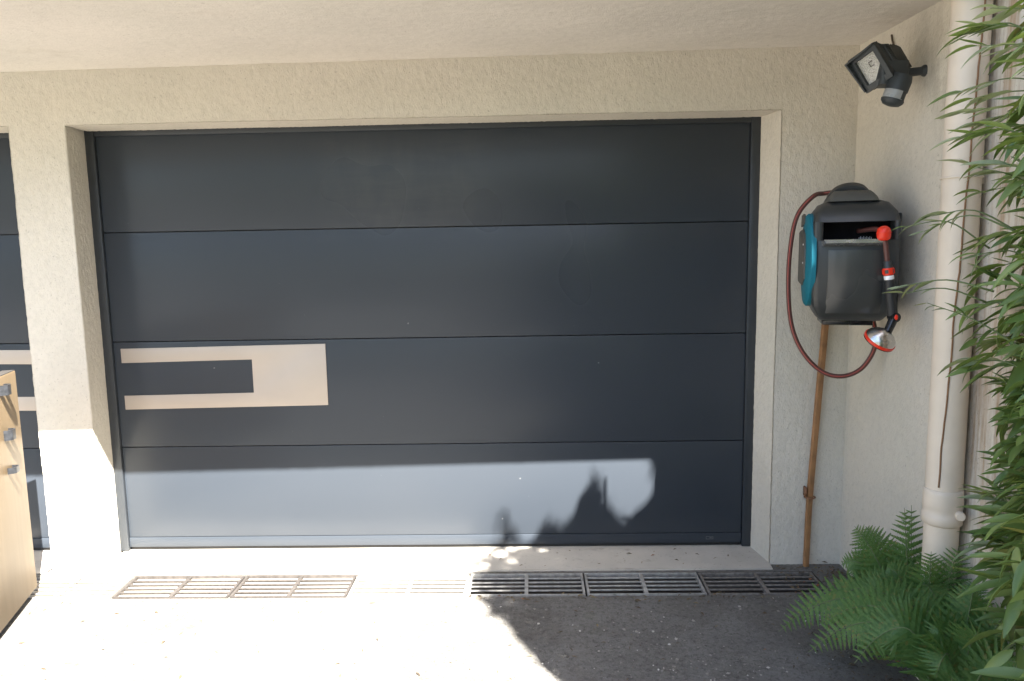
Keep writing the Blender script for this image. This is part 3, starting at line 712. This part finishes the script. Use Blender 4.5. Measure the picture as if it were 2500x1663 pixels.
# the shrub by the side wall
SB = Vector((3.26, -1.72, GZ))
sh = thing('shrub', 'tall leafy shrub with narrow leaves at the right edge before the downpipe', 'shrub', SB)
shi = Matrix.Translation(-SB)
stems = MB(); R_ = random.Random(11)
stem_lines = []
for k in range(6):
    q = [SB+Vector((R_.uniform(-.04, .04), R_.uniform(-.06, .06), 0))]; tx = R_.uniform(-.10, .04); ty = R_.uniform(-.1, .34)
    for i in range(1, 7):
        u = i/6; q.append(SB+Vector((tx*u+R_.uniform(-.02, .02), ty*u+R_.uniform(-.02, .02), 2.5*u)))
    q = spline(q, 4); stem_lines.append(q)
    o = MB().tube(q, [lerp(.013, .005, i/(len(q)-1)) for i in range(len(q))], 7).obj('stem', m_twig, sh, smooth=True); o.matrix_parent_inverse = shi
# (tip x, tip y) of shoots as they show, then a fill towards the wall
shoots = [(2278, 84, 1), (2300, 60, 1), (2330, 20, 1), (2300, 112, 1), (2380, 118, 1), (2262, 222, 1), (2290, 240, 1), (2270, 272, 1), (2320, 300, 1), (2268, 335, 1), (2340, 310, 0),
          (2400, 325, 0), (2330, 395, 0), (2290, 408, 1), (2180, 553, 1), (2222, 565, 1), (2240, 528, 1), (2310, 470, 0), (2165, 700, 1), (2175, 716, 1), (2230, 740, 0), (2310, 590, 0), (2300, 620, 1),
          (2316, 690, 0), (2345, 655, 0), (2300, 745, 0), (2330, 780, 0), (2300, 825, 0), (2278, 880, 1), (2330, 895, 0), (2340, 860, 0), (2380, 945, 0), (2400, 975, 0),
          (2376, 1025, 0), (2365, 1075, 0), (2365, 1130, 0), (2363, 1150, 0), (2340, 1200, 1), (2340, 1218, 1), (2370, 1245, 0), (2400, 1180, 0), (2390, 1275, 0), (2335, 1330, 1), (2330, 1357, 1), (2385, 1385, 0),
          (2420, 1420, 0), (2410, 1450, 0), (2455, 1505, 0), (2465, 1550, 0), (2400, 1330, 0), (2440, 1300, 0), (2350, 930, 0), (2410, 700, 0), (2420, 560, 0), (2400, 430, 0), (2430, 240, 0), (2410, 60, 0)]
for k in range(48): shoots.append((R_.uniform(2425, 2520), R_.uniform(-60, 1330), 0))
for k in range(14): shoots.append((R_.uniform(2385, 2470), R_.uniform(430, 1300), 0))
cand = []                                           # every leaf: (matrix, variant, pale)
tw = MB()
for (tx, ty, pale) in shoots:
    if ty < 420 and R_.random() < .6: pale = 1  # most upper shoots get the painted sky shine
    Yw = R_.uniform(-1.52, -1.26) if tx < 2330 else R_.uniform(-1.72, -1.22)
    tip = unpx(tx+(34 if tx < 2260 else 88), ty, Yw)
    if tip.x > 3.335: tip.x = 3.335
    ln = R_.uniform(.18, .30) if tx < 2400 else R_.uniform(.14, .24)
    base = tip+Vector((ln*R_.uniform(.55, .8), -ln*R_.uniform(.2, .6), -ln*R_.uniform(.0, .45)))
    if base.x > 3.34: base.x = 3.34
    mid = (tip+base)/2+Vector((0, 0, R_.uniform(.01, .05)))
    cur = spline([base, mid, tip], 5)
    o = MB().tube(cur, [lerp(.0028, .0009, i/(len(cur)-1)) for i in range(len(cur))], 5).obj('twig', m_stem, sh, smooth=True); o.matrix_parent_inverse = shi
    dirn = (tip-mid).normalized()
    nl = R_.randint(6, 10) if not pale else R_.randint(4, 6)
    for i in range(nl):
        u = 1-(i/nl)**1.2*(.85 if not pale else .45)
        p = cur[min(len(cur)-1, int(u*(len(cur)-1)))]
        a = R_.uniform(0, 2*math.pi); sp = R_.uniform(.25, .75) if not pale else R_.uniform(.08, .4)
        side = dirn.orthogonal().normalized(); side = Matrix.Rotation(a, 3, dirn)@side
        d = dirn*math.cos(sp)+side*math.sin(sp)+Vector((0, 0, -.12))
        s = R_.uniform(.6, 1.0)*(.62 if tx < 2260 else (1.45 if ty > 1250 and tx > 2380 else 1))
        cand.append((leaf_matrix(p, d, s, R_.uniform(-.6, .6)), R_.randrange(5), pale, tx))
# body of the bush, run on unseen past the viewer to darken the door
nb = 7600
for k in range(nb):
    y = R_.uniform(-6.0, -1.22); z = R_.uniform(.42 if y > -2.2 else .06, 2.6)
    dpt = y-CAMPOS.y; xl = CAMPOS.x+dpt*(2512+45*noise.noise((z*5, y*4, 1))-1293)/1800*1.0
    xl = max(xl, 2.98+.1*noise.noise((z*3, y*3, 5)))
    if xl > 3.32: continue
    x = R_.uniform(xl, 3.335)
    d = Vector((R_.uniform(-1, .2), R_.uniform(-.9, .7), R_.uniform(-.7, .35)))
    cand.append((leaf_matrix(Vector((x, y, z)), d, R_.uniform(.75, 1.2), R_.uniform(-.8, .8)), R_.randrange(5), 0, 9999))
def sunny(mt):                                      # a leaf above the wall top that would stand in the sun beam to the door
    return mt.translation.z > 1.95 and any(lit_here(mt@Vector((u, 0, 0)), .03) for u in (0, .05, .1))
cand = [c for c in cand if not sunny(c[0])]
first = sorted(cand, key=lambda c: c[3])
LP = [(m.copy() if False else m) for m, _, _ in LEAVES]
LPp = []
for m, _, _ in LEAVES:
    c = m.copy(); c.materials.clear(); c.materials.append(m_leafp); LPp.append(c); m.materials.append(m_leaf)
for mt, v, pale, tx in first[:300]:
    o = bpy.data.objects.new('leaf', (LPp if pale and R_.random() < .75 else LP)[v]); COL.objects.link(o); o.parent = sh; o.matrix_parent_inverse = shi; o.matrix_local = mt
    o.matrix_parent_inverse = Matrix(); o.matrix_local = shi@mt
def bake(items, name, mat):
    VV = []; FF = []; base = 0
    for mt, v in items:
        A = np.array(mt); P = LEAVES[v][1]@A[:3, :3].T+A[:3, 3]; VV.append(P); FF.append(np.array(LEAVES[v][2])+base); base += len(P)
    V = np.concatenate(VV); F = np.concatenate(FF)
    me = bpy.data.meshes.new(name); me.vertices.add(len(V)); me.vertices.foreach_set('co', V.ravel())
    me.loops.add(F.size); me.loops.foreach_set('vertex_index', F.ravel().astype(np.int32))
    me.polygons.add(len(F)); me.polygons.foreach_set('loop_start', np.arange(0, F.size, 4, dtype=np.int32))
    me.update(calc_edges=True); me.validate(); me.materials.append(mat); me.shade_smooth(); return me
o = link('foliage', bake([(mt, v) for mt, v, p, tx in first[300:]], 'foliage', m_leaf), None, sh); o.matrix_parent_inverse = shi; o['kind'] = 'stuff'

# tall bush behind the garden wall: its shade falls on the driveway and the foot of the door
TB = Vector((4.35, -3.1, GZ))
tb = thing('tall_bush', 'dense tall bush behind the garden wall that shades the driveway', 'bush', TB)
tbi = Matrix.Translation(-TB)
items = []; R_ = random.Random(5)
def hit(p):
    t = (p.z-GZ)/(-SUNT.z); return p.x+SUNT.x*t, p.y+SUNT.y*t
tries = 0
while len(items) < 36000 and tries < 600000:
    tries += 1
    x = R_.uniform(3.60, 4.9); y = R_.uniform(-6.2, -1.30); z = R_.uniform(1.7, 5.8)
    p = Vector((x, y, z)); gx, gy = hit(p)
    if gx > 3.3 or gy < -3.0:
        if R_.random() > .12: continue
    if z > 5.6-.5*abs(x-4.3)+.5*noise.noise((x*1.5, y*1.5, 0)): continue
    d = Vector((R_.uniform(-1, 1), R_.uniform(-1, 1), R_.uniform(-.9, .5))).normalized(); sc_ = R_.choice((.45, .7, 1, 1.3, 1.5))
    pad = .038+.014*noise.noise((x*9, y*9, z*9))
    if sc_ < 1.2 and R_.random() < .05: pad = -.06*R_.random()
    if any(lit_here(p+d*(.1*sc_*u), pad) for u in (0, .35, .7, 1)): continue
    items.append((leaf_matrix(p, d, sc_, R_.uniform(-1, 1)), R_.randrange(5)))
for _ in range(2500):  # extra unseen leaves, added to keep sun off the downpipe top
    p = Vector((R_.uniform(3.45, 3.95), R_.uniform(-2.1, -1.3), R_.uniform(2.15, 3.3)))
    d = Vector((R_.uniform(-1, 1), R_.uniform(-1, 1), R_.uniform(-.9, .5))).normalized()
    if any(lit_here(p+d*(.1*u), .03) for u in (0, .5, 1)): continue
    items.append((leaf_matrix(p, d, R_.uniform(.7, 1.1), R_.uniform(-1, 1)), R_.randrange(5)))
o = link('foliage', bake(items, 'foliage', m_leaf), None, tb); o.matrix_parent_inverse = tbi; o['kind'] = 'stuff'
ts = MB()
for k in range(7):
    q = spline([TB+Vector((R_.uniform(-.1, .1), R_.uniform(-.2, .2), 0)), TB+Vector((R_.uniform(-.3, .3), R_.uniform(-.9, .9), 1.5)), TB+Vector((R_.uniform(-.5, .5), R_.uniform(-2.0, 1.0), 3.0))], 6)
    o = MB().tube(q, [lerp(.05, .015, i/(len(q)-1)) for i in range(len(q))], 8).obj('trunk', m_twig, tb, smooth=True); o.matrix_parent_inverse = tbi

# ferns: frond > pinna
def pinna_mesh(n=13):
    m = MB(); L = 1.0
    V = [(0, 0, 0)]; F = []
    for i in range(n):
        u = i/n; x = u; h = .155*(1-u)**.8*(.85+.3*(i % 2 == 0)) + .012; dx = .07
        for s in (1, -1):
            b = len(m.v); m.add([(x, 0, 0), (x+1/n*.92, 0, 0), (x+dx+.045, s*h, -.03), (x+dx*.35, s*h*.72, -.015)], [(0, 1, 2, 3) if s > 0 else (3, 2, 1, 0)])
    return m.mesh('pinna', smooth=True)
PM = pinna_mesh(); PM.materials.append(m_fern)
def fern(name, label, root, fronds):
    t = thing(name, label, 'fern', root, 0, 'ferns'); root = Vector(root); cnt = 0
    for (tip, arch, wid, npn, droop) in fronds:
        tip = Vector(tip); mid = lerp(root, tip, .5)+Vector((0, 0, arch))
        cur = spline([root, lerp(root, mid, .5)+Vector((0, 0, arch*.28)), mid, lerp(mid, tip, .55)+Vector((0, 0, arch*.16)), tip], 12)
        cur = [c-root for c in cur]
        fr = MB().tube(cur, [lerp(.0035, .0008, i/(len(cur)-1)) for i in range(len(cur))], 5).obj('frond', m_stem, t, smooth=True)
        N = len(cur)-1
        for i in range(npn):
            u = .16+.83*i/npn; f = u*N; a = int(f); p = lerp(cur[a], cur[min(N, a+1)], f-a); tg = (cur[min(N, a+1)]-cur[max(0, a-1)]).normalized()
            sd = tg.cross(Vector((-.15, -.72, .68)))
            if sd.length < .1: sd = Vector((1, 0, 0))
            sd.normalize(); nrm = sd.cross(tg).normalized()
            q = (u-.16)/.83; ll = wid*(min(1, (q+.05)/.25)**.6)*(1-q)**.75+.006
            for s in (1, -1):
                d = (sd*s*math.cos(.42)+tg*math.sin(.42)+nrm*(-.10-droop*random.uniform(.5, 1.3))).normalized()
                y_ = nrm.cross(d).normalized(); z_ = d.cross(y_)
                l2 = ll*random.uniform(.9, 1.08)
                Mx = Matrix((d*l2, y_*l2*.95*(1 if ll > .03 else 1.3), z_*l2)).transposed().to_4x4(); Mx.translation = p
                o = bpy.data.objects.new('pinna', PM); COL.objects.link(o); o.parent = fr; o.matrix_local = Mx
F1 = (3.26, -.97, GZ)
fern('fern', 'dark green fern against the side wall below the downpipe', F1, [
    ((3.085, -.90, .445), .08, .125, 21, .05), ((3.055, -.88, .31), .13, .11, 20, .08), ((3.285, -.88, .51), .02, .11, 17, .05), ((3.235, -.93, .52), .04, .12, 18, .05),
    ((3.33, -1.0, .45), .05, .11, 16, .1), ((3.10, -.76, .24), .16, .10, 18, .15), ((3.15, -.84, .42), .10, .12, 18, .1), ((3.25, -.80, .36), .08, .11, 16, .1)])
F2 = (3.24, -1.10, GZ)
fern('fern', 'fern with two long fronds spreading left over the driveway and drain', F2, [
    ((2.835, -.905, .065), .21, .14, 24, .08), ((3.30, -1.14, .47), .05, .13, 17, .08), ((3.21, -1.15, .46), .06, .13, 18, .08), ((2.985, -1.03, .155), .19, .125, 22, .1), ((2.955, -.93, .14), .21, .12, 22, .1), ((3.09, -.95, .26), .16, .12, 19, .1),
    ((3.20, -.98, .33), .12, .12, 18, .1), ((3.30, -1.06, .38), .10, .12, 18, .1), ((3.14, -1.02, .35), .12, .13, 18, .1), ((3.05, -1.06, .27), .16, .12, 19, .1)])
F3 = (3.20, -1.34, GZ)
fern('fern', 'fern in the bottom right corner, nearest the viewer', F3, [
    ((2.845, -1.15, .13), .22, .13, 23, .08), ((2.90, -1.10, .19), .22, .13, 22, .1), ((3.03, -1.08, .27), .19, .13, 20, .1), ((3.20, -1.12, .34), .15, .13, 19, .1),
    ((3.31, -1.22, .36), .12, .12, 18, .1), ((2.99, -1.24, .24), .19, .13, 20, .1), ((3.12, -1.20, .30), .16, .13, 19, .1), ((2.93, -1.28, .17), .22, .13, 21, .1), ((3.30, -1.40, .40), .08, .12, 16, .1), ((3.27, -1.28, .42), .10, .12, 17, .1), ((3.33, -1.30, .28), .12, .12, 16, .1), ((3.20, -1.42, .34), .10, .13, 17, .1), ((3.12, -1.36, .30), .14, .13, 18, .1), ((3.26, -1.50, .30), .10, .12, 16, .1), ((3.08, -1.44, .22), .16, .13, 18, .1)])

# ------------------------------------------------------------------ loose gravel, litter
def scatter(name, n, fn, mat, label):
    V = []; F = []
    for _ in range(n):
        p, s, flat = fn(); q = Euler((random.uniform(-3, 3), random.uniform(-3, 3), random.uniform(-3, 3))).to_matrix()
        b = len(V)
        for c in ((1, 0, 0), (-1, 0, 0), (0, 1, 0), (0, -1, 0), (0, 0, 1), (0, 0, -1)):
            c = q@(Vector(c)*s*random.uniform(.6, 1.2)); V.append((p[0]+c.x, p[1]+c.y, p[2]+c.z*flat+s*flat*.4))
        F += [tuple(b+i for i in f) for f in ((0, 2, 4), (2, 1, 4), (1, 3, 4), (3, 0, 4), (2, 0, 5), (1, 2, 5), (3, 1, 5), (0, 3, 5))]
    me = bpy.data.meshes.new(name); me.from_pydata(V, [], F)
    tag(link(name, me, mat), label, 'gravel', kind='stuff')
def gp():
    while True:
        x = random.uniform(-.4, 3.3); y = random.uniform(-1.7, -.475)
        if noise.noise((x*2.2, y*2.2, 3)) > random.uniform(-.5, .45): break
    return (x, y, GZ), random.choice((.0022, .003, .003, .003, .004, .004, .0055, .008)), .6
m_grav = NB('gravel')
def grav_mat():
    b = NB('gravel grains'); r = b.geo.outputs['Random Per Island']
    c = b.ramp(r, [(0, (.08, .07, .06)), (.5, (.2, .18, .155)), (.85, (.34, .31, .27)), (1, (.6, .57, .52))])
    return b.set(Base_Color=c, Roughness=.9)
scatter('gravel', 2600, gp, grav_mat(), 'loose gravel grains scattered over the driveway before the drain')
# leaf litter and twigs
V = []; F = []
def litter(x, y, z):
    a = random.uniform(0, 6.3); L = random.uniform(.008, .03); W = L*random.uniform(.12, .4); b = len(V)
    dx, dy = math.cos(a), math.sin(a)
    for u, w_, h in ((0, 0, 0), (.5, 1, .2), (1, 0, .1), (.5, -1, .25)):
        V.append((x+dx*L*(u-.5)-dy*W*w_*.5, y+dy*L*(u-.5)+dx*W*w_*.5, z+.0015+L*h*random.uniform(.3, 1)))
    F.append((b, b+1, b+2, b+3))
for _ in range(220): litter(random.uniform(-.2, 3.2), random.uniform(-1.5, -.48), GZ)
for _ in range(240): litter(random.uniform(3.05, 3.34), random.uniform(-.62, -.19), GZ+random.uniform(0, .012))
for _ in range(120): litter(random.gauss(3.29, .03), random.gauss(-.30, .07), GZ+random.uniform(0, .02))
for _ in range(110): litter(random.uniform(1.7, 3.1), random.gauss(-.472, .02), GZ)
for _ in range(24): litter(random.uniform(1.7, 3.0), random.uniform(-.22, -.03), lerp(GZ+.006, 0, .5)+.004)
for _ in range(260): litter(random.uniform(2.95, 3.34), random.uniform(-1.5, -.6), GZ+random.uniform(0, .01))
me = bpy.data.meshes.new('leaf_litter'); me.from_pydata(V, [], F)
b = NB('dry litter'); b.set(Base_Color=b.ramp(b.geo.outputs['Random Per Island'], [(0, (.05, .035, .022)), (.6, (.13, .09, .05)), (.9, (.2, .16, .08)), (1, (.30, .09, .035))]), Roughness=.9)
tag(link('leaf_litter', me, b.m), 'dry leaf bits and twigs lying on the driveway and in the corner', 'litter', kind='stuff')

# ------------------------------------------------------------------ behind the viewer, unseen: plants added to darken door reflections and block sky
m_hedge = leaf_mat('hedge leaf', (.03, .06, .025), (.06, .11, .04), .5)
items = []
for k in range(13000):
    x = random.uniform(-8, 9); y = random.gauss(-11, .25); z = random.uniform(0, 5.0+.8*noise.noise((x, 0, 0)))
    items.append((leaf_matrix(Vector((x, y, z)), Vector((random.uniform(-1, 1), random.uniform(-.3, 1), random.uniform(-.6, .6))), random.uniform(2, 3.2), random.uniform(-1, 1)), random.randrange(5)))
its = []
while len(its) < 6000:
    x, y, z = random.uniform(2.0, 3.3), random.uniform(-6.4, -4.1), random.uniform(0, 2.9)
    if ((x-3.3)/1.25)**2+((y+5.2)/1.15)**2+((z-1.2)/1.7)**2 > 1+.25*noise.noise((x*2, y*2, z*2)): continue
    its.append((leaf_matrix(Vector((x, y, z)), Vector((random.uniform(-1, 1), random.uniform(-1, 1), random.uniform(-.6, .6))), random.uniform(.9, 1.6), random.uniform(-1, 1)), random.randrange(5)))
rb_ = thing('unseen_bush', 'rounded dark bush added unseen behind the viewer to darken the door reflections', 'bush', (3.0, -5.2, GZ))  # unseen bush, added to darken the right of the door's reflection
o = link('foliage', bake(its, 'foliage', m_hedge), None, rb_); o.matrix_parent_inverse = Matrix.Translation((-3.0, 5.2, -GZ)); o['kind'] = 'stuff'
for k in range(4):
    o = MB().tube(spline([(3.0+.05*k, -5.3+.06*k, GZ), (2.9+.1*k, -5.6+.3*k, .8), (2.7+.15*k, -5.9+.5*k, 1.6)], 5), .02, 7).obj('stem', m_twig, rb_, smooth=True); o.matrix_parent_inverse = Matrix.Translation((-3.0, 5.2, -GZ))
hg = thing('unseen_hedge', 'green hedge added across the drive behind the viewer to block sky', 'unseen_hedge', (1, -11, GZ))  # unseen greenery, added for the door reflections and raised to block sky
o = link('foliage', bake(items, 'foliage', m_hedge), None, hg); o.matrix_parent_inverse = Matrix.Translation((-1, 11, -GZ)); o['kind'] = 'stuff'
